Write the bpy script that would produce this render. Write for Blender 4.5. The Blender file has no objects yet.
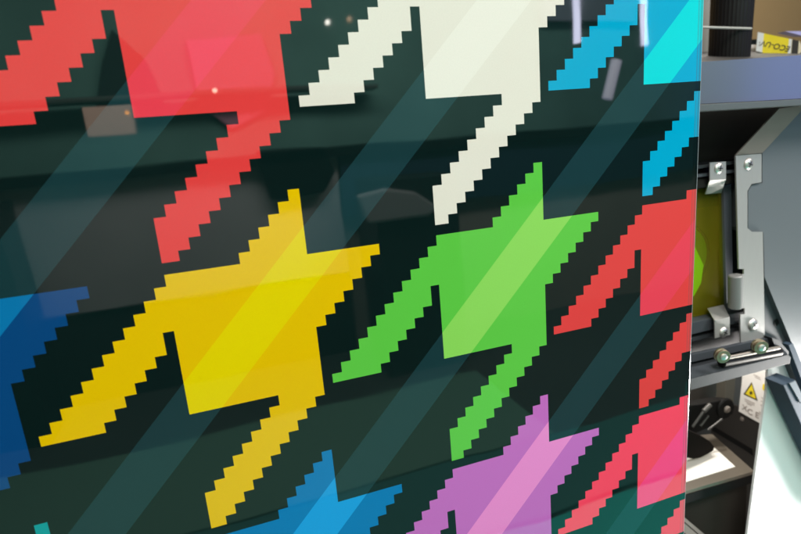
import bpy, bmesh, math, random
from mathutils import Vector, Matrix
random.seed(4)
S = bpy.context.scene
C = S.collection

# ------------------------------------------------------------------ camera
RX = Vector((0.94183661, -0.32548204, -0.08369731))     # camera right
DN = Vector((-0.15149911, -0.18889162, -0.97024119))    # camera down
FW = Vector((0.29998636, 0.92648875, -0.22721528))      # camera forward
CAM = Vector((-0.16013632, -0.39886311, 0.07720016))
FPX = 554.94                                            # focal length in photo pixels (801 wide)
cd = bpy.data.cameras.new('camera')
cam = bpy.data.objects.new('camera', cd); C.objects.link(cam); S.camera = cam
cam.matrix_world = Matrix(((RX.x, -DN.x, -FW.x, CAM.x), (RX.y, -DN.y, -FW.y, CAM.y), (RX.z, -DN.z, -FW.z, CAM.z), (0, 0, 0, 1)))
cd.sensor_width = 36; cd.lens = FPX / 801 * 36; cd.clip_start = .01; cd.clip_end = 60
cd.dof.use_dof = True; cd.dof.focus_distance = .50; cd.dof.aperture_fstop = 8

# ------------------------------------------------------------------ world, lamps, added fills, exposure
w = bpy.data.worlds.new('World'); S.world = w; w.use_nodes = True
w.node_tree.nodes['Background'].inputs[0].default_value = (.80, .84, .86, 1)
w.node_tree.nodes['Background'].inputs[1].default_value = .26
S.view_settings.view_transform = 'Standard'; S.view_settings.look = 'None'
S.view_settings.exposure = 0; S.view_settings.gamma = 1
S.render.engine = 'CYCLES'

def area(name, loc, target, sx, sy, power, col=(1, 1, 1)):
    l = bpy.data.lights.new(name, 'AREA'); l.shape = 'RECTANGLE'; l.size = sx; l.size_y = sy
    l.energy = power; l.color = col
    o = bpy.data.objects.new(name, l); C.objects.link(o); o.location = loc
    o.rotation_euler = (Vector(target) - Vector(loc)).to_track_quat('-Z', 'Y').to_euler()
    return o
area('ceiling_lamp', (-.3, -1.3, 1.9), (.1, 0, -.1), 1.6, .8, 51, (1, .97, .93))
area('ceiling_lamp', (1.6, -.5, 1.7), (.5, .2, -.2), 1.0, .5, 17, (1, .96, .92))
area('tray_fill', (.62, .315, -.24), (.61, .302, -.5), .03, .03, .95, (1, .95, .88))  # unseen fill added to light the tray and drop the arm's shadow
area('wall_fill', (1.2, -1.3, 1.6), (1.3, -3.2, .6), 2.6, .4, 125, (1, 1, .97))  # added fill, brightens the wall that the gloss mirrors
area('bench_fill', (-.6, -1.9, 1.3), (-.4, -2.6, -.3), 1.2, .3, 34, (1, .97, .93))  # added fill for the mirrored bench front
area('rear_fill', (1.6, 1.3, 2.0), (1.6, 2.6, .4), 1.2, .4, 110, (1, .95, .88))  # unseen fill added to lift the tan back wall
area('cover_fill', (.98, .045, -.53), (.74, .185, -.48), .12, .12, 4.0, (1, .96, .93)).data.spread = math.radians(120)  # added out of view to whiten the side cover
area('lid_fill', (1.3, -.6, .95), (.6, .17, -.05), .4, .4, 1.8, (1, .96, .92)).data.spread = math.radians(60)  # unseen fill added for the upper machine

# ------------------------------------------------------------------ helpers
def ray(px, py):
    return RX * ((px - 400.5) / FPX) + DN * ((py - 267) / FPX) + FW
def atY(px, py, Y):
    d = ray(px, py); return CAM + d * ((Y - CAM.y) / d.y)
def atX(px, py, X):
    d = ray(px, py); return CAM + d * ((X - CAM.x) / d.x)
def atZ(px, py, Z):
    d = ray(px, py); return CAM + d * ((Z - CAM.z) / d.z)
def lin(c):
    return tuple(((v / 255) / 12.92 if v <= 10 else ((v / 255 + .055) / 1.055) ** 2.4) for v in c)

def mat(name, col, rough=.5, metal=0, spec=.5, coat=0, bump=0, bscale=200, var=0, vscale=20, emit=None, stretch=None):
    m = bpy.data.materials.new(name); m.use_nodes = True
    nt = m.node_tree; b = nt.nodes['Principled BSDF']
    c = (*col, 1)
    b.inputs['Base Color'].default_value = c
    b.inputs['Roughness'].default_value = rough; b.inputs['Metallic'].default_value = metal
    b.inputs['Specular IOR Level'].default_value = spec; b.inputs['Coat Weight'].default_value = coat
    if emit:
        b.inputs['Emission Color'].default_value = (*emit[0], 1); b.inputs['Emission Strength'].default_value = emit[1]
    if bump or var:
        tc = nt.nodes.new('ShaderNodeTexCoord'); mp = nt.nodes.new('ShaderNodeMapping')
        if stretch: mp.inputs['Scale'].default_value = stretch
        nt.links.new(tc.outputs['Object'], mp.inputs['Vector'])
    if var:
        n = nt.nodes.new('ShaderNodeTexNoise'); n.inputs['Scale'].default_value = vscale; n.inputs['Detail'].default_value = 6
        nt.links.new(mp.outputs[0], n.inputs['Vector'])
        mx = nt.nodes.new('ShaderNodeMix'); mx.data_type = 'RGBA'
        mx.inputs[6].default_value = tuple(max(0, v * (1 - var)) for v in col) + (1,)
        mx.inputs[7].default_value = tuple(min(1, v * (1 + var)) for v in col) + (1,)
        nt.links.new(n.outputs['Fac'], mx.inputs[0]); nt.links.new(mx.outputs[2], b.inputs['Base Color'])
    if bump:
        n = nt.nodes.new('ShaderNodeTexNoise'); n.inputs['Scale'].default_value = bscale; n.inputs['Detail'].default_value = 4
        nt.links.new(mp.outputs[0], n.inputs['Vector'])
        bp = nt.nodes.new('ShaderNodeBump'); bp.inputs['Strength'].default_value = bump; bp.inputs['Distance'].default_value = .001
        nt.links.new(n.outputs['Fac'], bp.inputs['Height']); nt.links.new(bp.outputs[0], b.inputs['Normal'])
    return m

def link(name, me, m, parent=None):
    o = bpy.data.objects.new(name, me); C.objects.link(o)
    if m is not None and not me.materials: me.materials.append(m)
    if parent is not None:
        o.parent = parent; o.matrix_parent_inverse = ORG[parent.name].inverted()
    return o
ORG = {}
def reg(o, mw=None):
    ORG[o.name] = mw if mw is not None else Matrix.Translation(o.location); return o
def thing(name, label, cat, loc=(0, 0, 0), group=None):
    o = bpy.data.objects.new(name, None); C.objects.link(o); o.location = loc; o.empty_display_size = .02
    o['label'] = label; o['category'] = cat
    if group: o['group'] = group
    return reg(o)
def tag(o, label=None, cat=None, kind=None, group=None):
    if label: o['label'] = label
    if cat: o['category'] = cat
    if kind: o['kind'] = kind
    if group: o['group'] = group
    return o

def solid(name, pts, depth, m, parent=None, bevel=0.0):
    """front outline pts (world) swept along vector depth -> closed solid"""
    bm = bmesh.new(); dv = Vector(depth) if not isinstance(depth, (int, float)) else Vector((0, depth, 0))
    f = [bm.verts.new(p) for p in pts]; k = [bm.verts.new(Vector(p) + dv) for p in pts]
    n = len(pts); bm.faces.new(f); bm.faces.new(k[::-1])
    for i in range(n): bm.faces.new((f[i], k[i], k[(i + 1) % n], f[(i + 1) % n]))
    bmesh.ops.recalc_face_normals(bm, faces=bm.faces)
    if bevel:
        bmesh.ops.bevel(bm, geom=list(bm.edges), offset=bevel, segments=2, affect='EDGES', profile=.6)
    me = bpy.data.meshes.new(name); bm.to_mesh(me); bm.free()
    o = link(name, me, m, parent)
    return reg(o, Matrix.Identity(4))
def pz(name, px, Y, depth, m, parent=None, bevel=0.0):
    return solid(name, [atY(x, y, Y) for x, y in px], depth, m, parent, bevel)
def box(name, lo, hi, m, parent=None, bevel=0.0):
    x0, y0, z0 = lo; x1, y1, z1 = hi
    return solid(name, [(x0, y0, z0), (x1, y0, z0), (x1, y0, z1), (x0, y0, z1)], y1 - y0, m, parent, bevel)
def lathe_bm(prof, axis, origin, seg=32, bm=None):
    """prof = [(radius, height)] about axis through origin"""
    bm = bm or bmesh.new(); ax = Vector(axis).normalized()
    u = ax.orthogonal().normalized(); v = ax.cross(u)
    rings = []
    for r, h in prof:
        if r < 1e-7: rings.append([bm.verts.new(Vector(origin) + ax * h)])
        else: rings.append([bm.verts.new(Vector(origin) + ax * h + (u * math.cos(2 * math.pi * i / seg) + v * math.sin(2 * math.pi * i / seg)) * r) for i in range(seg)])
    for a, b in zip(rings, rings[1:]):
        for i in range(seg):
            j = (i + 1) % seg
            vs = [a[i % len(a)], a[j % len(a)], b[j % len(b)], b[i % len(b)]]
            vs = list(dict.fromkeys(vs))
            if len(vs) > 2: bm.faces.new(vs)
    bmesh.ops.recalc_face_normals(bm, faces=bm.faces)
    return bm
def finish(name, bm, m, parent=None, smooth=True, angle=.6):
    if smooth:
        for f in bm.faces: f.smooth = True
        for e in bm.edges:
            if len(e.link_faces) == 2 and e.calc_face_angle(0) > angle: e.smooth = False
    me = bpy.data.meshes.new(name); bm.to_mesh(me); bm.free()
    return reg(link(name, me, m, parent), Matrix.Identity(4))
def lathe(name, prof, axis, origin, m, parent=None, seg=40):
    return finish(name, lathe_bm(prof, axis, origin, seg), m, parent)
def bar(name, a, b, r, m, parent=None, seg=20):
    a = Vector(a); b = Vector(b); L = (b - a).length; c = r * .15
    return lathe(name, [(0, 0), (r - c, 0), (r, c), (r, L - c), (r - c, L), (0, L)], b - a, a, m, parent, seg)

# ------------------------------------------------------------------ materials
M = {}
M['steel'] = mat('brushed_steel', (.44, .42, .40), .4, .6, bump=.25, bscale=60, stretch=(40, 40, 1.5), var=.08, vscale=40)
M['steel_plate'] = mat('hinge_steel', (.36, .35, .34), .42, .35, bump=.2, bscale=60, stretch=(30, 30, 1.2), var=.06, vscale=30)
M['steel_shade'] = mat('bent_steel', (.14, .12, .105), .7, 0, bump=.15, bscale=80, var=.07, vscale=50)
M['chrome'] = mat('screw_chrome', (.70, .66, .62), .42, 1)
M['slot'] = mat('screw_slot', (.03, .03, .03), .5)
M['brass'] = mat('nickel_roller', (.42, .32, .23), .45, 1)
M['shaft'] = mat('polished_shaft', (.34, .30, .26), .42, 1)
M['grey_paint'] = mat('grey_blue_paint', lin((90, 95, 99)), .45, bump=.12, bscale=900, var=.04, vscale=6)
M['beam_paint'] = mat('beam_blue_grey_paint', lin((84, 89, 96)), .4, coat=1, bump=.08, bscale=900, var=.03, vscale=5)
M['beam_paint'].node_tree.nodes['Principled BSDF'].inputs['Coat Roughness'].default_value = .16
M['lip_paint'] = mat('beam_lip_paint', lin((84, 88, 88)), .4, bump=.05, bscale=900)
M['dark_paint'] = mat('charcoal_paint', lin((62, 66, 71)), .55, spec=.3, bump=.15, bscale=900, var=.06, vscale=12)
M['dark_paint2'] = mat('charcoal_rail_paint', lin((44, 47, 50)), .55, spec=.3, bump=.1, bscale=800, var=.08, vscale=20)
M['black'] = mat('black_plastic', (.005, .005, .005), .6, spec=.15, bump=.2, bscale=300, var=.3, vscale=30)
M['dark_brown'] = mat('dark_brown_metal', (.017, .014, .012), .5, bump=.2, bscale=500, var=.3, vscale=14)
M['under'] = mat('dark_lid_lining', (.016, .015, .013), .9, spec=.1, bump=.2, bscale=600, var=.12, vscale=8)
M['white'] = mat('white_cover', (.86, .86, .85), .4, var=.01, vscale=4)
M['label_white'] = mat('label_paper', (.78, .75, .71), .5, var=.02, vscale=30)
M['ink'] = mat('label_black_ink', (.03, .025, .02), .6)
M['ink_soft'] = mat('label_grey_ink', (.36, .31, .28), .6)
M['sign_yellow'] = mat('label_yellow_ink', (.80, .62, .02), .5)
M['tray'] = mat('tray_metal', (.15, .128, .10), .35, .3, bump=.15, bscale=300, var=.12, vscale=18)
M['pad'] = mat('tray_white_pad', (.88, .85, .78), .5, var=.03)
M['slate'] = mat('slate_blue_paint', lin((56, 70, 84)), .7, spec=.2, var=.12, vscale=20, bump=.1)
M['brown_wall'] = mat('tan_wall', lin((142, 116, 78)), .8, var=.10, vscale=3, bump=.1, bscale=30)

# ------------------------------------------------------------------ setting
box('table_top', (-.75, -.06, -.94), (1.3, 1.1, -.90), mat('pale_bench_laminate', (.42, .41, .39), .4, var=.05, vscale=5)); tag(bpy.data.objects['table_top'], kind='structure')
tag(box('floor', (-4, -4, -1.16), (5, 3.2, -1.10), mat('dark_workshop_floor', (.075, .085, .08), .35, var=.25, vscale=2)), kind='structure')
tag(box('back_wall', (-4, 2.6, -1.10), (5, 2.7, 2.4), M['brown_wall']), kind='structure')
# what the gloss mirrors: the other side of the workshop
tag(box('front_wall', (-4, -3.3, -1.10), (5, -3.2, 2.4), mat('sea_green_wall', (.19, .43, .36), .8, var=.5, vscale=1.8)), kind='structure')

# ------------------------------------------------------------------ printed panel
U = .008; UX = U * .98191187                    # one stair step of the print, upright and across
LX, LY = 25.38, 25.86
A = dict(xa=11.43, yt=-5.97, ya=-4.98, xb=0.06, yb=1.02, yB=12.94, xc=-6.93, yc=12.03, yN=5.0, yS=12.96, xd=8.05, yd=14.01, yL=24.84, xe=1.5, ye=23.96, yf=1.01, xf=19.45, N=12.46)
def figure():
    a = A; P = [(a['N'], a['yt']), (a['xa'], a['yt'])]
    for k in range(5): P += [(a['xa'] - k, a['ya'] + k), (a['xa'] - k - 1, a['ya'] + k)]
    P += [(a['xa'] - 5, 0), (a['xb'], 0)]
    for k in range(12): P += [(a['xb'] - k, a['yb'] + k), (a['xb'] - k - 1, a['yb'] + k)]
    P += [(a['xb'] - 12, a['yB']), (a['xc'], a['yB'])]
    for k in range(6): P += [(a['xc'] + k, a['yc'] - k), (a['xc'] + k + 1, a['yc'] - k)]
    P += [(a['xc'] + 6, a['yN']), (0, a['yN']), (0, a['yS']), (a['xd'], a['yS'])]
    for k in range(8): P += [(a['xd'] - k, a['yd'] + k), (a['xd'] - k - 1, a['yd'] + k)]
    P += [(a['xd'] - 8, a['yL']), (a['xe'], a['yL'])]
    for k in range(11): P += [(a['xe'] + k, a['ye'] - k), (a['xe'] + k + 1 if k < 10 else a['N'], a['ye'] - k)]
    for k in range(7): P += [(a['N'] + k, a['yf'] + 6 - k), (a['N'] + k + 1 if k < 6 else a['xf'], a['yf'] + 6 - k)]
    P += [(a['xf'], 0), (a['N'], 0)]
    return P
FIG = figure()
def inside(x, y):
    c = False; n = len(FIG)
    for i in range(n):
        x1, y1 = FIG[i]; x2, y2 = FIG[(i + 1) % n]
        if (y1 > y) != (y2 > y) and x < (x2 - x1) * (y - y1) / (y2 - y1) + x1: c = not c
    return c
def cell(x, y):
    i0 = math.floor(x / LX); j0 = math.floor(y / LY)
    for i in (i0, i0 + 1):
        for j in (j0 - 1, j0, j0 + 1):
            if inside(x - i * LX, y - j * LY): return (i, j)
    return None
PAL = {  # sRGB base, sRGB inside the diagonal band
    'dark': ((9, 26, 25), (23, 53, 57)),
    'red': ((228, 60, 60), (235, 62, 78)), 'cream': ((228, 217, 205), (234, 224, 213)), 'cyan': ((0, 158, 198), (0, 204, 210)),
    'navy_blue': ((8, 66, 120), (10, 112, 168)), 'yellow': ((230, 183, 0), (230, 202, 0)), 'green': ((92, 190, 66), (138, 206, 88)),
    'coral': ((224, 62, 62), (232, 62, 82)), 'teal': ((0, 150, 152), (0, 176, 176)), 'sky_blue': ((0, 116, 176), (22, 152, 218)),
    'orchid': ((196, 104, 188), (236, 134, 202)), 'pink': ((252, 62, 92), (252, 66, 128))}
CELLC = {(-1, -1): 'red', (0, -1): 'cream', (1, -1): 'cyan', (-2, 0): 'navy_blue', (-1, 0): 'yellow', (0, 0): 'green', (1, 0): 'coral',
         (-2, 1): 'teal', (-1, 1): 'sky_blue', (0, 1): 'orchid', (1, 1): 'pink', (-2, -1): 'sky_blue', (0, -2): 'yellow', (-1, -2): 'green',
         (1, -2): 'coral', (0, 2): 'cream', (1, 2): 'cyan', (-1, 2): 'coral', (-2, 2): 'yellow'}
cyc = ['teal', 'coral', 'yellow', 'sky_blue', 'orchid', 'green']
def print_mat(nm):
    m = bpy.data.materials.new('print_' + nm); m.use_nodes = True; nt = m.node_tree; L = nt.links.new
    b = nt.nodes['Principled BSDF']
    tc = nt.nodes.new('ShaderNodeTexCoord'); sp = nt.nodes.new('ShaderNodeSeparateXYZ'); L(tc.outputs['Object'], sp.inputs[0])
    def mth(op, a, c=None):
        n = nt.nodes.new('ShaderNodeMath'); n.operation = op
        for i, v in enumerate((a, c)):
            if v is None: continue
            if isinstance(v, (int, float)): n.inputs[i].default_value = v
            else: L(v, n.inputs[i])
        return n.outputs[0]
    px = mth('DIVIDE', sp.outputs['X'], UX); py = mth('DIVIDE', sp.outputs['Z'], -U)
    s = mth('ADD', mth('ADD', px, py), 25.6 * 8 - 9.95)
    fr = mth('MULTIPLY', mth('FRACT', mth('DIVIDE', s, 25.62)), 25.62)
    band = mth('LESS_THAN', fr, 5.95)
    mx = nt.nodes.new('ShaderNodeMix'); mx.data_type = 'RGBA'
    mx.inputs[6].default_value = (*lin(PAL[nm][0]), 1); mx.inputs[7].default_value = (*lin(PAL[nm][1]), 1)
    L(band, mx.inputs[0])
    # faint print mottling
    n = nt.nodes.new('ShaderNodeTexNoise'); n.inputs['Scale'].default_value = 900; n.inputs['Detail'].default_value = 3; L(tc.outputs['Object'], n.inputs['Vector'])
    mr = nt.nodes.new('ShaderNodeMapRange'); mr.inputs[3].default_value = .95; mr.inputs[4].default_value = 1.05; L(n.outputs['Fac'], mr.inputs[0])
    hm = nt.nodes.new('ShaderNodeHueSaturation'); L(mr.outputs[0], hm.inputs['Value']); L(mx.outputs[2], hm.inputs['Color'])
    L(hm.outputs[0], b.inputs['Base Color'])
    b.inputs['Roughness'].default_value = .9; b.inputs['Specular IOR Level'].default_value = 0
    b.inputs['Coat Weight'].default_value = 1
    sm = nt.nodes.new('ShaderNodeTexNoise'); sm.inputs['Scale'].default_value = 14; sm.inputs['Detail'].default_value = 5; L(tc.outputs['Object'], sm.inputs['Vector'])
    sr = nt.nodes.new('ShaderNodeMapRange'); sr.inputs[1].default_value = .4; sr.inputs[2].default_value = .75; sr.inputs[3].default_value = .014; sr.inputs[4].default_value = .06
    L(sm.outputs['Fac'], sr.inputs[0]); L(sr.outputs[0], b.inputs['Coat Roughness'])
    b.inputs['Coat IOR'].default_value = 1.5
    # very gentle waviness of the gloss
    n2 = nt.nodes.new('ShaderNodeTexNoise'); n2.inputs['Scale'].default_value = 9; n2.inputs['Detail'].default_value = 1; L(tc.outputs['Object'], n2.inputs['Vector'])
    bu = nt.nodes.new('ShaderNodeBump'); bu.inputs['Strength'].default_value = .10; bu.inputs['Distance'].default_value = .004
    L(n2.outputs['Fac'], bu.inputs['Height']); L(bu.outputs[0], b.inputs['Coat Normal'])
    return m
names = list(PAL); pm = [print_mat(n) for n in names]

XL, XR, YT, YBm = -60.0, 33.45, -34.0, 112.4
XP = 32.62                                     # where the flat face ends and the rolled edge starts
panel = thing('acrylic_panel', 'large glossy acrylic panel printed with multicoloured stair-stepped houndstooth on dark green', 'printed panel', ((XL + XR) / 2 * UX, 0, -YBm * U))
def levels(idx, L, lo, hi):
    base = set(round(p[idx], 4) for p in FIG); out = {lo, hi}
    for k in range(-5, 6):
        for v in base:
            q = round(v + k * L, 4)
            if lo < q < hi: out.add(q)
    o = sorted(out); r = [o[0]]
    for v in o[1:]:
        if v - r[-1] > 1e-3: r.append(v)
    return r
xs = levels(0, LX, XL, XP); ys = levels(1, LY, YT, YBm)
edge_prof = [(XP, 0), (XP + .09, .00002), (XP + .40, .00011), (XP + .55, .00009), (XR - .16, .00007), (XR - .04, .0005), (XR, .0045)]
def colour(x, y):
    c = cell(x, y)
    if c is None: return 0
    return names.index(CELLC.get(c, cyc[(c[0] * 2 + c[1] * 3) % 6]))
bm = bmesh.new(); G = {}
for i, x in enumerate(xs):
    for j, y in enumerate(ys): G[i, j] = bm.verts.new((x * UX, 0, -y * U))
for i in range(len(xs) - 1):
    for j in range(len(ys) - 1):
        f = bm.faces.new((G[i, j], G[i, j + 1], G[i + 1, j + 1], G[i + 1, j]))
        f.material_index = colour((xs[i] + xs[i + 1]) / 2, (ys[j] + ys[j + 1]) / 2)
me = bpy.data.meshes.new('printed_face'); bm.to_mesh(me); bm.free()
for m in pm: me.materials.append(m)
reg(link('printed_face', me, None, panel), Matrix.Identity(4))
# polished edge: strips painted to imitate the print refracted and mirrored in clear acrylic
bm = bmesh.new(); xe = [p[0] for p in edge_prof]; G = {}
for i, (x, d) in enumerate(edge_prof):
    for j, y in enumerate(ys): G[i, j] = bm.verts.new((x * UX, d, -y * U))
emats = []
for nme in names:
    m = print_mat(nme); m.name = 'rim_' + nme; b = m.node_tree.nodes['Principled BSDF']
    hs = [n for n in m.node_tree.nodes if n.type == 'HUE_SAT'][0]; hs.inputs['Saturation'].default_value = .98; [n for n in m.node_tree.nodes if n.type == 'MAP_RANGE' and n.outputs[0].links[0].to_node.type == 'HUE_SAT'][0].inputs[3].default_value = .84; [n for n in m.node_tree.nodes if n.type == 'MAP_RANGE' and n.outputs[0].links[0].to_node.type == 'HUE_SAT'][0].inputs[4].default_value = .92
    emats.append(m)
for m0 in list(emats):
    m = m0.copy(); m.name = m0.name + '_inner'  # darker, greyer copies put the edge's refraction into the colour
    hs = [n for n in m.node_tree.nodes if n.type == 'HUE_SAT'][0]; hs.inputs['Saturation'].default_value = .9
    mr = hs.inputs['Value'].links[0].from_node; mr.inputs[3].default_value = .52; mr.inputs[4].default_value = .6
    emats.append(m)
clear = mat('clear_rim', (.30, .33, .35), .2, coat=1)
for i in range(len(xe) - 1):
    for j in range(len(ys) - 1):
        f = bm.faces.new((G[i, j], G[i, j + 1], G[i + 1, j + 1], G[i + 1, j]))
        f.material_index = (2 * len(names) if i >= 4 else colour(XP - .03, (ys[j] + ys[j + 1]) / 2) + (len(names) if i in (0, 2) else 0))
me = bpy.data.meshes.new('polished_edge'); bm.to_mesh(me); bm.free()
for m in emats: me.materials.append(m)
me.materials.append(clear)
reg(link('polished_edge', me, None, panel), Matrix.Identity(4))
box('acrylic_sheet', (XL * UX, .0047, -YBm * U), (XR * UX, .0125, -YT * U), mat('acrylic_back', (.5, .54, .54), .15, coat=1), panel)

# ------------------------------------------------------------------ machine behind
YL_ = .165
mach = thing('engraving_machine', 'grey and black open machine with tinted window, steel clips and white side cover behind panel', 'machine', (.62, .35, -.90))
pz('lid_front_beam', [(640, 66), (801, 55), (880, 50), (880, 94), (801, 98.5), (640, 107)], .125, .035, M['beam_paint'], mach)
pz('beam_lip', [(640, 107.6), (801, 99), (880, 94.5), (880, 101), (801, 105.2), (640, 115)], .120, .045, M['lip_paint'], mach, .0006)
pz('lid_lining', [(640, 113), (900, 96), (900, 150), (765, 200), (640, 215)], .205, .01, M['under'], mach)
# upper rail
r1 = pz('upper_rail', [(640, 173.0), (745, 159.8), (745, 162.6), (640, 176.2)], .172, .006, M['dark_paint2'], mach)
pz('rail_strip', [(640, 182), (745, 168.2), (745, 171), (640, 185)], .172, .006, M['dark_paint'], r1)
pz('rail_strip', [(640, 187.5), (745, 172.5), (745, 181), (640, 197)], .176, .012, M['under'], r1)
pz('rail_groove', [(640, 170), (745, 157), (745, 182), (640, 198)], .182, .012, M['black'], r1)
# tinted window with the round green lens behind it
olive = bpy.data.materials.new('olive_tinted_acrylic'); olive.use_nodes = True
nt = olive.node_tree; b = nt.nodes['Principled BSDF']; b.inputs['Base Color'].default_value = (*lin((128, 116, 24)), 1); b.inputs['Roughness'].default_value = .3
tr = nt.nodes.new('ShaderNodeBsdfTransparent'); tr.inputs[0].default_value = (.80, .86, .22, 1); ms = nt.nodes.new('ShaderNodeMixShader'); ms.inputs[0].default_value = .34
nt.links.new(b.outputs[0], ms.inputs[2]); nt.links.new(tr.outputs[0], ms.inputs[1]); nt.links.new(ms.outputs[0], nt.nodes['Material Output'].inputs[0])
win = pz('tinted_window', [(640, 196), (723.5, 183), (727, 320), (640, 338)], .192, .004, olive, mach)
pz('window_frame', [(723.5, 181), (731, 180), (733.5, 318), (727, 321)], .188, .010, mat('window_frame_grey', lin((92, 96, 104)), .4), win)
pz('hinge_shadow_channel', [(731.2, 158), (742, 156), (744, 335), (733.5, 337)], .200, .02, M['black'], mach)
pz('window_backing', [(640, 180), (735, 175), (736, 330), (640, 345)], .226, .01, mat('dark_olive_backing', (.13, .12, .05), .6), mach)
cen = atY(683, 258, .212); ed = atY(707.5, 258, .212); rr = (ed - cen).length
gl = lathe('green_lens', [(0, 0), (rr * .95, 0), (rr, .004), (rr, .02), (0, .02)], (0, 1, 0), cen, mat('dark_green_lens', (.10, .34, .03), .3, emit=((.08, .3, 0), .25)), mach, 56)
lathe('lens_ring', [(rr * 1.0, -.001), (rr * 1.05, -.001), (rr * 1.05, .02), (rr * 1.0, .02), (rr, -.001)], (0, 1, 0), cen, M['black'], gl, 56)
pz('lens_facet', [(680, 242), (695, 247), (703.5, 265), (701, 283), (694, 296), (680, 302)], .207, .003, mat('bright_green_lens', (.35, .95, .02), .4, emit=((.25, .9, 0), .75)), gl)

def screw(x, y, Y, rpx, parent, rot=.3, m='chrome'):
    c = atY(x, y, Y); r = (atY(x + rpx, y, Y) - c).length * .94
    s = lathe('screw', [(0, -.42 * r), (.45 * r, -.40 * r), (.78 * r, -.30 * r), (.95 * r, -.12 * r), (r, 0), (r, .1 * r), (0, .1 * r)], (0, 1, 0), c, M[m], parent, 28)
    bm = bmesh.new()
    for k in (0, 1):
        mm = Matrix.Translation(c + Vector((0, -.36 * r, 0))) @ Matrix.Rotation(rot + k * math.pi / 2, 4, 'Y') @ Matrix.Diagonal((1.0 * r, .18 * r, .2 * r, 1))
        bmesh.ops.create_cube(bm, size=1, matrix=mm)
    finish('screw_recess', bm, M['slot'], s, False)
    return s
# hinge plate and its bent flange
hp = pz('hinge_plate', [(735.8, 155.7), (761.6, 153.7), (761.6, 182.2), (751.5, 184), (747.5, 191), (747.5, 228), (752, 232), (762.8, 232), (765, 345), (741.2, 352), (740.3, 315), (744.8, 314), (744.8, 308), (741, 308.4), (740.6, 274.6), (744, 274.3), (744, 269), (738.9, 269)], .163, .0022, M['steel_plate'], mach)
fl = solid('hinge_flange', [atY(735.8, 155.2, .163), atY(779.4, 108.4, .148), atY(801, 105.8, .146), atY(812, 104.5, .146), atY(812, 102, .148), atY(801, 111, .150), atY(762.3, 153.0, .163)], (0, .0022, 0), M['steel_shade'], hp)
a_, b_ = atY(735.6, 275, .163), atY(735.6, 308, .163)
bar('hinge_knuckle', b_, a_, (atY(741, 290, .163) - atY(731, 290, .163)).length / 2, mat('knuckle_steel', (.22, .215, .21), .5, .2), hp, 28)
screw(748.3, 164, .163, 4.7, hp, .4); screw(752.6, 324.6, .163, 4.9, hp, .9)
# spring clips
def clip(top, bend, end, name='window_clip', Y0=.166, Y1=.166, Y2=.186):
    L = [atY(*top[0], Y0), atY(*bend[0], Y1), atY(*end[0], Y2)]; R = [atY(*top[1], Y0), atY(*bend[1], Y1), atY(*end[1], Y2)]
    bm = bmesh.new(); t = Vector((0, .0014, 0))
    F = [bm.verts.new(p) for p in L] + [bm.verts.new(p) for p in R]; K = [bm.verts.new(v.co + t) for v in F]
    for i in (0, 1):
        bm.faces.new((F[i], F[i + 1], F[i + 4], F[i + 3])); bm.faces.new((K[i], K[i + 3], K[i + 4], K[i + 1]))
        bm.faces.new((F[i], K[i], K[i + 1], F[i + 1])); bm.faces.new((F[i + 3], F[i + 4], K[i + 4], K[i + 3]))
    bm.faces.new((F[0], F[3], K[3], K[0])); bm.faces.new((F[2], K[2], K[5], F[5]))
    bmesh.ops.recalc_face_normals(bm, faces=bm.faces)
    return finish(name, bm, M['steel'], mach, False)
c1 = clip([(710, 162.5), (726, 161.4)], [(709.9, 180.4), (726, 179.3)], [(705.4, 194.2), (721.3, 193.0)])
screw(718.6, 168.2, .166, 4.6, c1, .2)
c2 = clip([(715, 338.3), (729.9, 335)], [(714.7, 320.3), (729.7, 317)], [(708, 308.5), (723.7, 305)])
screw(723.6, 332.2, .166, 4.4, c2, .6)
# lower rail
r2 = pz('lower_rail', [(640, 334.2), (745, 311.0), (745, 321.3), (640, 347.8)], .176, .02, M['dark_paint'], mach, .0008)
pz('rail_strip', [(640, 349.6), (745, 326.5), (745, 329.5), (640, 353)], .178, .008, M['dark_paint2'], r2)
pz('rail_groove', [(640, 340), (745, 316), (745, 345), (640, 372)], .198, .012, M['black'], r2)
pz('cross_panel', [(640, 350), (741, 328), (741, 352), (640, 374)], .192, .004, mat('umber_panel', (.022, .018, .016), .5, var=.2), r2)
# lower beam with its shaft and rollers
lb = pz('lower_beam', [(640, 400), (640, 391), (788, 354.5), (791, 357), (790, 363.5), (640, 404)], .128, .05, M['dark_paint2'], mach, .0008)
solid('beam_top_face', [atY(640, 391, .1285), atY(640, 380, .15), atY(780, 346, .15), atY(787.5, 354, .1285)], (0, .004, -.002), M['dark_paint'], lb)
pz('beam_rear_flange', [(640, 366), (772, 337.5), (778, 340), (778, 343), (640, 374)], .158, .006, M['dark_paint'], lb, .0006)
pz('beam_recess', [(640, 372), (778, 341), (783, 349), (640, 385)], .166, .004, M['black'], lb)
pz('beam_end_block', [(772, 338), (779, 340), (789, 352), (788, 356), (779, 358)], .150, .014, M['dark_paint2'], lb)
sa, sb = atY(721, 362.3, .134), atY(779, 351.0, .134)
bar('shaft_barrel', sa, sb, (atY(740, 362, .15) - atY(740, 357.2, .15)).length, mat('dark_chrome', (.05, .045, .04), .4, 1), lb, 28)
bar('chrome_shaft', atY(726, 358.0, .126), atY(779, 347.6, .126), (atY(740, 360, .142) - atY(740, 358.2, .142)).length, M['shaft'], lb, 24)
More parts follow.
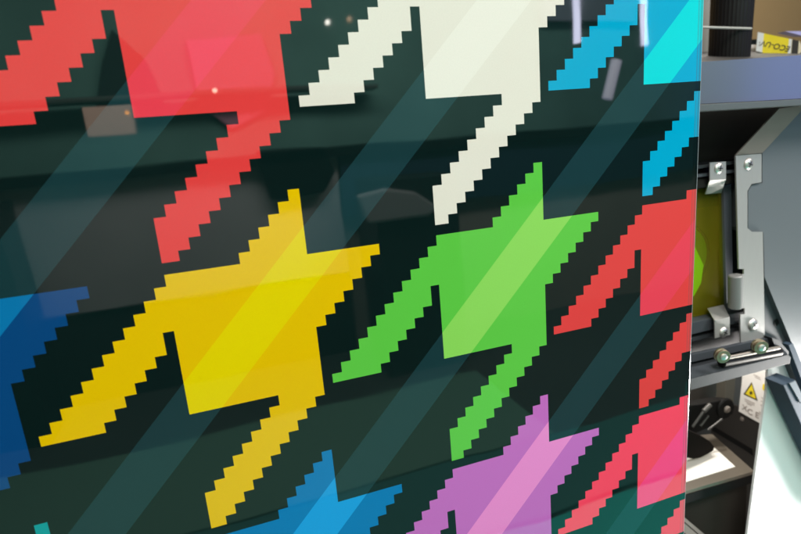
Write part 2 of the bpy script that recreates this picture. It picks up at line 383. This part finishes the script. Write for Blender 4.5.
for (x, y) in ((723.6, 357.0), (761.6, 347.8)):
    c = atY(x, y, .118); r = (atY(x + 5.2, y, .118) - c).length
    ax = Vector((.35, 1, .05))
    ro = lathe('roller', [(0, 0), (.95 * r, 0), (r, .08 * r), (r, .25 * r), (.8 * r, .32 * r), (.8 * r, .5 * r), (r, .6 * r), (r, .85 * r), (0, .85 * r)], ax, c, M['brass'], lb, 36)
    s = lathe('screw', [(0, -.22 * r), (.35 * r, -.2 * r), (.48 * r, -.12 * r), (.5 * r, 0), (0, .02 * r)], ax, c, M['chrome'], ro, 24)
# side arm of the lid
sp_ = pz('lid_side_panel', [(762.4, 153), (801, 111), (880, 60), (880, 520), (801, 365), (773.8, 300), (764.6, 277), (763.4, 232.6), (751.7, 232.6), (748.2, 228.2), (748.2, 191.2), (752, 184.6), (762.4, 183)], .166, .030, M['grey_paint'], mach)
pz('arm_inner_face', [(764.0, 276), (774.2, 300.5), (801, 363), (801, 392), (790, 364), (786, 352), (778, 340), (765, 344)], .174, .012, mat('arm_inner_charcoal', lin((58, 62, 66)), .45, var=.1), sp_)
pz('arm_lower_edge', [(788.6, 345), (793, 343.5), (830, 428), (830, 456)], .158, .010, M['slate'], sp_)
for (x, y) in ((776.4, 322.4), (787.6, 344.8)):
    c = atY(x, y, .1735); r = (atY(x + 2.6, y, .1735) - c).length
    lathe('bolt_hole', [(0, -.0002), (r, -.0002), (r * 1.1, 0), (0, .0004)], (0, 1, 0), c, M['black'], sp_, 20)
pz('dark_hinge_gap', [(741, 340), (775, 333), (775, 342), (742, 352)], .1995, .004, M['black'], mach)

# white side cover, slate foot and warning label
wc = pz('white_side_cover', [(768.6, 360), (801, 350), (900, 350), (900, 700), (731, 660), (747.5, 534), (761.7, 425), (766.5, 392)], .185, .004, M['white'], mach)
sf = pz('slate_bracket', [(783.2, 385.2), (795.4, 380.0), (801, 392), (860, 520), (835, 498), (801, 424.5)], .150, .03, M['slate'], mach, .001)
pz('bracket_edge', [(789.5, 383.4), (795.2, 381.0), (801, 393), (801, 403.5)], .1475, .002, mat('pale_slate', lin((84, 96, 106)), .7, spec=.2), sf)
XW = atY(757, 395, .30).x
lp = solid('label_plate', [atX(x, y, XW) for x, y in ((743.2, 368), (772, 360), (770, 425), (761.7, 424.4), (738.7, 411.3))], (.002, 0, 0), M['label_white'], mach)
pX = XW - .0006
def lp_poly(name, px, m, off=0):
    return solid(name, [atX(x, y, pX - off) for x, y in px], (.0004, 0, 0), m, lp)
lp_poly('warning_triangle', [(751.6, 382.2), (743.4, 394.3), (757.6, 401.0)], M['ink'])
lp_poly('triangle_fill', [(751.7, 384.6), (745.3, 393.9), (755.9, 399.0)], M['sign_yellow'], .0003)
bm = bmesh.new()
cx, cy = 751.0, 393.0
for k in range(8):
    t = k * math.pi / 4; dx, dy = math.cos(t), math.sin(t)
    P = [(cx + dx * 2.6, cy + dy * 2.9), (cx - dy * .55, cy + dx * .55), (cx + dy * .55, cy - dx * .55)]
    bm.faces.new([bm.verts.new(atX(x, y, pX - .0006)) for x, y in P])
finish('laser_starburst', bm, M['ink'], lp, False)
lp_poly('yellow_label', [(762.8, 383.8), (768.2, 386.3), (767.6, 392.2), (762.2, 389.5)], M['sign_yellow'])
lp_poly('yellow_label_mark', [(766.4, 387.6), (767.7, 390.6), (764.8, 390.0)], M['ink'], .0003)
bm = bmesh.new()
rows = [((753.5, 374.2), (760.5, 377.5)), ((755, 376.6), (761, 379.6)), ((744.4, 398.4), (755.2, 403.4)), ((744.8, 400.4), (754.6, 405.0)), ((746.8, 402.9), (752.0, 405.4)),
        ((761.2, 397.2), (763.2, 398.2)), ((760.9, 400.6), (762.9, 401.6)), ((760.4, 404.4), (762.8, 405.5)), ((764.8, 396.0), (766.2, 396.7)), ((763.0, 408.4), (765.0, 409.4)), ((758.8, 411.4), (763.4, 413.6)), ((759, 413.4), (763.0, 415.3))]
for (x0, y0), (x1, y1) in rows:
    n = max(2, int((x1 - x0) / 1.1))
    for i in range(n):
        a0 = i / n; a1 = a0 + .72 / n
        P = [(x0 + (x1 - x0) * a0, y0 + (y1 - y0) * a0), (x0 + (x1 - x0) * a1, y0 + (y1 - y0) * a1)]
        bm.faces.new([bm.verts.new(atX(x, y, pX)) for x, y in (P[0], P[1], (P[1][0], P[1][1] + .9), (P[0][0], P[0][1] + .9))])
tag(finish('small_print', bm, M['ink_soft'], lp, False), kind='stuff')
def text_mesh(body, size, extrude=.0002):
    cu = bpy.data.curves.new('t', 'FONT'); cu.body = body; cu.size = size; cu.extrude = extrude; cu.offset = size * .010; cu.align_x = 'CENTER'; cu.align_y = 'CENTER'
    o = bpy.data.objects.new('t', cu); C.objects.link(o)
    dg = bpy.context.evaluated_depsgraph_get(); me = bpy.data.meshes.new_from_object(o.evaluated_get(dg))
    bpy.data.objects.remove(o); return me
def place_text(name, body, size, origin, ux, uy, m, parent):
    me = text_mesh(body, size); ux = Vector(ux).normalized(); uz = ux.cross(Vector(uy)).normalized(); uy = uz.cross(ux)
    mw = Matrix((( ux.x, uy.x, uz.x, origin.x), (ux.y, uy.y, uz.y, origin.y), (ux.z, uy.z, uz.z, origin.z), (0, 0, 0, 1)))
    me.transform(mw); me.materials.clear()
    return reg(link(name, me, m, parent), Matrix.Identity(4))
hgt = (atX(755, 409.5, pX) - atX(755, 418, pX)).length
place_text('conformity_mark', 'C E', hgt * .95, atX(753.0, 413.6, pX), (0, -1, 0), (0, 0, 1), M['ink_soft'], lp)
place_text('bin_mark', 'X', hgt * .9, atX(744.6, 408.2, pX), (0, -1, 0), (0, 0, 1), M['ink_soft'], lp)

# bay below the beam: dark side wall, tray, mechanism
zt = atY(754.2, 471.4, .215).z
sw = solid('bay_side_wall', [atX(x, y, XW + .003) for x, y in ((737, 406), (738.8, 411.2), (761.7, 424.2), (775, 431), (775, 600), (700, 520), (715, 400))], (.004, 0, 0), M['dark_brown'], mach)
c = atX(742.2, 419.2, XW + .003); lathe('screw', [(0, -.002), (.0035, -.0015), (.0045, 0), (0, .0002)], (1, 0, 0), c, M['steel_shade'], sw, 20)
ledge = [atX(x, y, XW + .0022) for x, y in ((713.5, 426.5), (752.0, 449.5), (752.8, 456.0), (748.5, 452.6), (712, 430.5))]
solid('side_slot', ledge, (.0006, 0, 0), M['black'], sw)
tray = solid('tray', [atZ(x, y, zt) for x, y in ((640, 505.5), (684.5, 491.6), (754.2, 471.2), (720.5, 441.5), (712, 434), (640, 440))], (0, 0, -.006), M['tray'], mach)
tf = (atZ(754.2, 471.2, zt)); tl = atZ(640, 505.5, zt)
solid('white_pad', [atZ(x, y, zt + .0012) for x, y in ((640, 497.5), (684.5, 482.2), (735.2, 466.6), (716, 449), (700, 438), (640, 450))], (0, 0, -.001), M['pad'], tray)
# dark solid shaped to stand in for the arm's shadow on the pad
pz('pad_shadow', [(640, 430), (690, 431), (702, 436), (711, 442), (715, 447), (714, 451), (708, 454.5), (701, 458), (694, 459.5), (686, 458), (680, 455), (640, 462)], .275, .012, mat('pad_shadow_dark', (.008, .006, .005), .9, spec=.1), mach, .003)
solid('tray_front_lip', [tl + Vector((0, -.0006, -.0062)), tf + Vector((0, -.0006, -.0062)), tf + Vector((0, -.0006, -.022)), tl + Vector((0, -.0006, -.022))], (0, .02, 0), M['black'], mach)
ff = solid('lower_front_panel', [tl + Vector((0, .012, -.022)), tf + Vector((0, .012, -.022)), tf + Vector((.02, .012, -.52)), tl + Vector((0, .012, -.52))], (0, .01, 0), mat('charcoal_front', (.026, .022, .018), .8, spec=.12, bump=.2, bscale=700, var=.12, vscale=12), mach)
pz('rail_line', [(640, 489), (681, 514.5), (704, 534), (720, 549), (718, 551), (701, 536), (680, 518), (640, 493)], .212, .003, M['steel_shade'], mach)
pz('rail_line', [(640, 493), (680, 519.5), (697, 534), (712, 548), (705, 552), (690, 538.5), (679, 527.5), (640, 500)], .210, .004, M['steel_shade'], mach)
pz('bay_back_wall', [(640, 330), (800, 330), (800, 450), (640, 470)], .47, .01, mat('bay_back', (.015, .013, .012), .6, var=.3, vscale=10), mach)
pz('bay_back_plate', [(640, 400), (724.5, 381), (727, 412), (640, 420)], .40, .006, mat('grey_brown_plate', (.032, .029, .025), .5, var=.1), mach)
pz('bay_post', [(725.6, 380.5), (735.5, 378), (733.5, 402), (724.5, 404)], .36, .02, mat('putty_post', (.09, .082, .065), .5), mach)
ma = pz('clamp_arm', [(640, 411), (700, 404.5), (722, 400.5), (731, 401.5), (735, 407), (733, 414), (725, 419), (708, 428), (697, 433), (640, 436)], .30, .018, M['black'], mach, .0015)
c = atY(726.2, 409.0, .297); r = (atY(734, 409, .297) - c).length
pv = lathe('pivot_disc', [(0, -.001), (r * .9, -.001), (r, .001), (r, .006), (0, .006)], (0, 1, 0), c, M['black'], ma, 32)
lathe('pivot_bolt', [(0, -.006), (r * .22, -.0055), (r * .34, -.003), (r * .36, -.001), (0, -.001)], (0, 1, 0), c, M['steel_shade'], pv, 24)
gm = mat('worn_lever_metal', (.075, .072, .068), .4, .4)
for (x0, y0, x1, y1, rp) in ((692.5, 427, 703.5, 411.5, 1.0), (703.5, 411.5, 710.5, 404.5, 1.8), (700.5, 426, 708.5, 415.5, .9), (708, 430, 722, 419, .8)):
    bar('lever', atY(x0, y0, .290), atY(x1, y1, .290), (atY(x0 + rp, y0, .29) - atY(x0, y0, .29)).length, gm, ma, 14)

# ------------------------------------------------------------------ things on the machine and behind
solid('shelf_board', [atY(640, 70, .20), atY(920, 56, .20), atY(920, 46, .62), atY(640, 52, .62)], (0, 0, -.012), mat('dark_shelf', (.04, .036, .032), .5, var=.2))
tag(bpy.data.objects['shelf_board'], 'dark shelf surface directly behind the blue-grey beam, under the black roll', 'shelf')
bc = thing('black_roll', 'tall black ribbed cylinder with one pale ring, standing behind the panel edge', 'roll', atY(731, 62, .42))
p0 = atY(728.5, 64, .42); p1 = atY(736, -60, .42); r = (atY(748.4, 55, .42) - atY(711.4, 55, .42)).length / 2 * .76
ax = (p1 - p0); Lh = ax.length
bm = bmesh.new(); seg = 72; axn = ax.normalized(); u = axn.orthogonal().normalized(); v = axn.cross(u); rings = []
for h, k in ((0, .985), (.01, 1), (1, 1.06)):
    rings.append([bm.verts.new(p0 + ax * h + (u * math.cos(2 * math.pi * i / seg) + v * math.sin(2 * math.pi * i / seg)) * r * k * (1 - .03 * (i % 2))) for i in range(seg)])
for a, b in zip(rings, rings[1:]):
    for i in range(seg): bm.faces.new((a[i], a[(i + 1) % seg], b[(i + 1) % seg], b[i]))
bm.faces.new(rings[0][::-1]); bm.faces.new(rings[-1]); bmesh.ops.recalc_face_normals(bm, faces=bm.faces)
finish('roll_body', bm, mat('black_ribbed_plastic', (.006, .005, .005), .45, spec=.25, var=.3, vscale=20), bc)
bar('pale_band', atY(696, 27.0, .385), atY(751.2, 28.6, .385), .0022, mat('pale_ring_plastic', (.36, .36, .33), .4), bc, 16)
post = thing('grey_post', 'pale taupe post between the panel edge and the black roll', 'post', atY(703, 66, .60))
a = atY(699, 66, .60); b = atY(701, -60, .60); r = (atY(711.5, 30, .6) - atY(690, 30, .6)).length / 2
bar('post_tube', a, b, r, mat('taupe_post', (.27, .235, .21), .45, var=.08, vscale=8), post, 40)
lathe('post_foot', [(0, 0), (r * 1.1, 0), (r * 1.1, .006), (r, .01), (0, .01)], (0, 0, 1), atY(699, 67, .60), M['black'], post, 40)

# ink carton, standing on its head
ib = thing('ink_carton', 'small yellow and white ink carton lying upside down on the dark shelf', 'carton', atY(777, 56, .47))
def lerp(a, b, t): return a + (b - a) * t
TL, BL, TR, BR = atY(757.9, 32.0, .500), atY(756.0, 50.9, .500), atY(799.6, 40.8, .440), atY(797.8, 61.5, .440)
nrm = (TR - TL).cross(BL - TL).normalized()
if nrm.y > 0: nrm = -nrm
back = -nrm * .085
cb = solid('carton_body', [TL, TR, BR, BL], back, mat('cream_carton', (.72, .62, .42), .55, var=.05), ib)
def strip(name, t0, t1, m, off=.0006, v0=0, v1=1):
    a, b = lerp(TL, TR, t0), lerp(TL, TR, t1); c, d = lerp(BL, BR, t1), lerp(BL, BR, t0)
    P = [lerp(a, d, v0), lerp(b, c, v0), lerp(b, c, v1), lerp(a, d, v1)]
    return solid(name, [p + nrm * off for p in P], -nrm * .0003, m, cb)
wht = mat('carton_white', (.78, .78, .76), .5)
strip('white_band', 0, .15, wht); strip('yellow_panel', .15, .755, mat('carton_yellow', (.88, .70, .02), .5)); strip('white_band', .755, .82, wht)
strip('black_band', .835, .985, M['ink'])
strip('band_mark', .055, .085, M['ink_soft'], .0009, .48, .56); strip('band_mark', .055, .085, M['ink_soft'], .0009, .62, .70)
mid = lerp(lerp(TL, TR, .45), lerp(BL, BR, .45), .50) + nrm * .0009
place_text('carton_lettering', 'ECO-UV', (BL - TL).length * .40, mid, (TL - TR), (BL - TL), M['ink'], cb)
# scrap on shelf and blue-white strip behind the carton
pb = atY(749.5, 52, .56); 
o = lathe('paper_cup_lid', [(0, 0), (.014, 0), (.015, .006), (.011, .013), (0, .015)], (0, 0, 1), pb, mat('pale_plastic', (.45, .43, .40), .4)); tag(o, 'small pale cap on the shelf left of the ink carton', 'cap')
o = pz('dark_ledge', [(744, 40), (758, 39), (758, 44), (744, 45)], .70, .02, M['black']); tag(o, 'thin dark ledge against the tan wall left of the ink carton', 'ledge')
o = pz('violet_strip', [(785, 31.2), (801, 31.0), (860, 30), (860, 36), (801, 35.2)], .62, .02, mat('violet_white_plastic', (.45, .42, .72), .3)); tag(o, 'violet white strip behind the ink carton at the right border', 'strip')

# ------------------------------------------------------------------ across the workshop, mirrored in the gloss, with shapes added for reflection
bench = thing('work_bench', 'long dark workbench across the room, mirrored in the glossy panel', 'workbench', (1.2, -2.7, -1.1))
box('bench_top', (-2.0, -3.0, .00), (4.2, -2.5, .05), M['black'], bench)
box('bench_apron', (.50, -3.0, -.31), (4.2, -2.54, -.004), mat('bench_navy', (.02, .06, .11), .5), bench)
box('bench_front', (-2.0, -3.0, -.62), (.49, -2.56, -.004), mat('bench_grey', (.62, .63, .63), .6, var=.15, vscale=3), bench)
box('bench_drawers', (-2.0, -3.0, -1.10), (.49, -2.58, -.63), mat('bench_black', (.02, .03, .03), .6, var=.15, vscale=3), bench)
box('bench_front', (.50, -3.0, -1.10), (4.2, -2.60, -.314), mat('bench_olive_grey', (.40, .38, .33), .6, var=.15, vscale=3), bench)
tag(box('dark_blocker', (.55, -2.46, -1.10), (.98, -2.1, -.12), mat('blocker_dark', (.012, .016, .016), .5)), 'tall dark cabinet added to darken part of the mirrored view', 'blocker')  # added shape, keeps bright surroundings out of the gloss
tag(box('dark_blocker', (-1.7, -2.46, -1.10), (-.98, -2.2, -.05), mat('blocker_dark', (.010, .016, .016), .5)), 'dark cabinet added to darken the left of the mirrored view', 'blocker')  # added dark shape for the left of the reflection
tag(box('floor_tint', (-1.5, -1.28, -1.099), (3.2, -.9, -1.09), mat('teal_tint_dark', (.06, .26, .23), .6)), 'teal slab added on the floor to tint the mirrored view', 'mat')  # added reflector, puts teal into the lower gloss
tag(box('floor_tint', (.2, -.88, -1.099), (2.6, -.35, -1.09), mat('teal_tint', (.05, .80, .66), .6)), 'brighter teal slab added under the table to tint the mirrored view', 'mat')  # stronger added reflector for the teal at lower right
tag(box('added_blue_glow', (3.6, -2.5, -.05), (4.4, -2.46, .75), mat('blue_glow', (.1, .1, .1), .3, emit=((.15, .24, 1), 3.7))), 'added blue screen on the far wall, mirrored in the grey beam', 'glow')  # unseen emitter added to put violet on the beam
def tube_lamp(x0, z0, x1, z1, w_, y, s, lab):
    o = box('tube_lamp', (0, 0, 0), (1, .03, 1), mat('lamp_glow', (.8, .8, .8), .4, emit=((.72, .74, 1), s)))
    me = o.data
    me.clear_geometry(); bm = bmesh.new(); bm = lathe_bm([(0, 0), (w_, 0), (w_, 1), (0, 1)], (x1 - x0, 0, z1 - z0), (x0, y, z0), 16, bm)
    L = math.hypot(x1 - x0, z1 - z0); d = Vector((x1 - x0, 0, z1 - z0)).normalized(); base = Vector((x0, y, z0))
    for v in bm.verts:
        t = (v.co - base).dot(d)
        if t > .5: v.co += d * (L - 1)
    bm.to_mesh(me); bm.free(); tag(o, lab, 'lamp', group='tube lamps mirrored in the panel')
tube_lamp(1.99, .52, 1.96, 1.05, .022, -2.5, 16, 'left upright tube lamp mirrored beside the cyan figure')
tube_lamp(2.45, .50, 2.42, 1.05, .022, -2.5, 16, 'right upright tube lamp mirrored beside the cyan figure')
tube_lamp(2.165, .20, 2.235, .42, .03, -2.5, 3.2, 'short dim tube lamp mirrored under the cyan figure')
for (x, z, s, c_, lab) in ((.521, .657, 30, (1, .96, .85), 'white spot lamp mirrored left of the cream figure'), (.635, .67, 8, (1, .6, .3), 'amber spot lamp mirrored left of the cream figure'), (-.068, .36, 16, (1, .95, .7), 'white spot lamp mirrored in the red figure'), (-.47, .29, 6, (1, .6, .1), 'amber spot lamp mirrored in the red figure')):
    o = lathe('spot_lamp', [(0, 0), (.009, 0), (.011, .01), (.008, .03), (0, .03)], (0, -1, 0), (x, -2.5, z), mat('spot_glow', (.8, .8, .8), .4, emit=(c_, s))); tag(o, lab, 'lamp', group='spot lamps mirrored in the panel')
tag(box('cardboard_box', (-.65, -2.58, .20), (-.45, -2.5, .325), mat('kraft_card_glow', (.95, .62, .48), .6, emit=((1, .75, .6), .9))), 'kraft box with light put in as emission, mirrored between the red arms', 'box')  # emission stands in for light falling on the card

tag(box('floor_tint', (-2.2, -1.95, -1.099), (.95, -1.29, -1.09), mat('green_tint', (.16, .36, .26), .7)), 'green slab added before the workbench to tint the mirrored view', 'mat')  # added reflector, greens the lower left gloss
def mirrored(name, pts, y, d, m, lab, cat):
    return tag(solid(name, [(x, y, z) for x, z in pts], (0, -d, 0), m, None, .012), lab, cat)
mirrored('blob', [(.08, .07), (.42, .055), (.46, -.08), (.40, -.17), (.12, -.17)], -2.50, .04, M['black'], 'black monitor added for its dark mirror image', 'blob')  # invented dark shape for the gloss to mirror
mirrored('pale_shape', [(.46, -.17), (.60, -.155), (.74, -.185), (.86, -.27), (.80, -.30), (.50, -.29)], -2.06, .05, mat('pale_patch', (.42, .44, .44), .9), 'pale shape added before the dark blocker for its mirror image', 'patch')  # invented pale shape for the gloss to mirror
mirrored('rose_shape', [(-.17, .72), (.25, .74), (.30, .5), (.22, .28), (.02, .2), (-.15, .34)], -3.16, .02, mat('rose_sheet', (.85, .38, .55), .7), 'added rose banner on the sea green wall, seen only mirrored', 'sheet')  # added reflector for the pink veil on the red figure
mirrored('added_dark_shape', [(-.62, .62), (-.55, .78), (-.40, .62), (-.33, .34), (-.70, .34)], -3.14, .05, mat('dark_triangle', (.03, .06, .055), .9), 'dark triangle added to the sea green wall for the mirrored view', 'added_dark_shape')  # invented dark triangle to vary the wall's reflection
mirrored('wall_shelf', [(-2.2, .43), (.9, .41), (.9, .38), (-2.2, .40)], -3.0, .15, mat('shelf_wood', (.10, .13, .11), .6), 'narrow shelf along the sea green wall, seen only mirrored', 'shelf')
mirrored('window_blind', [(2.15, 1.2), (2.9, 1.2), (2.9, .75), (2.15, .78)], -3.1, .03, mat('blind_cloth', (.30, .36, .42), .8), 'grey blue blind between the tube lamps, seen only mirrored', 'blind')
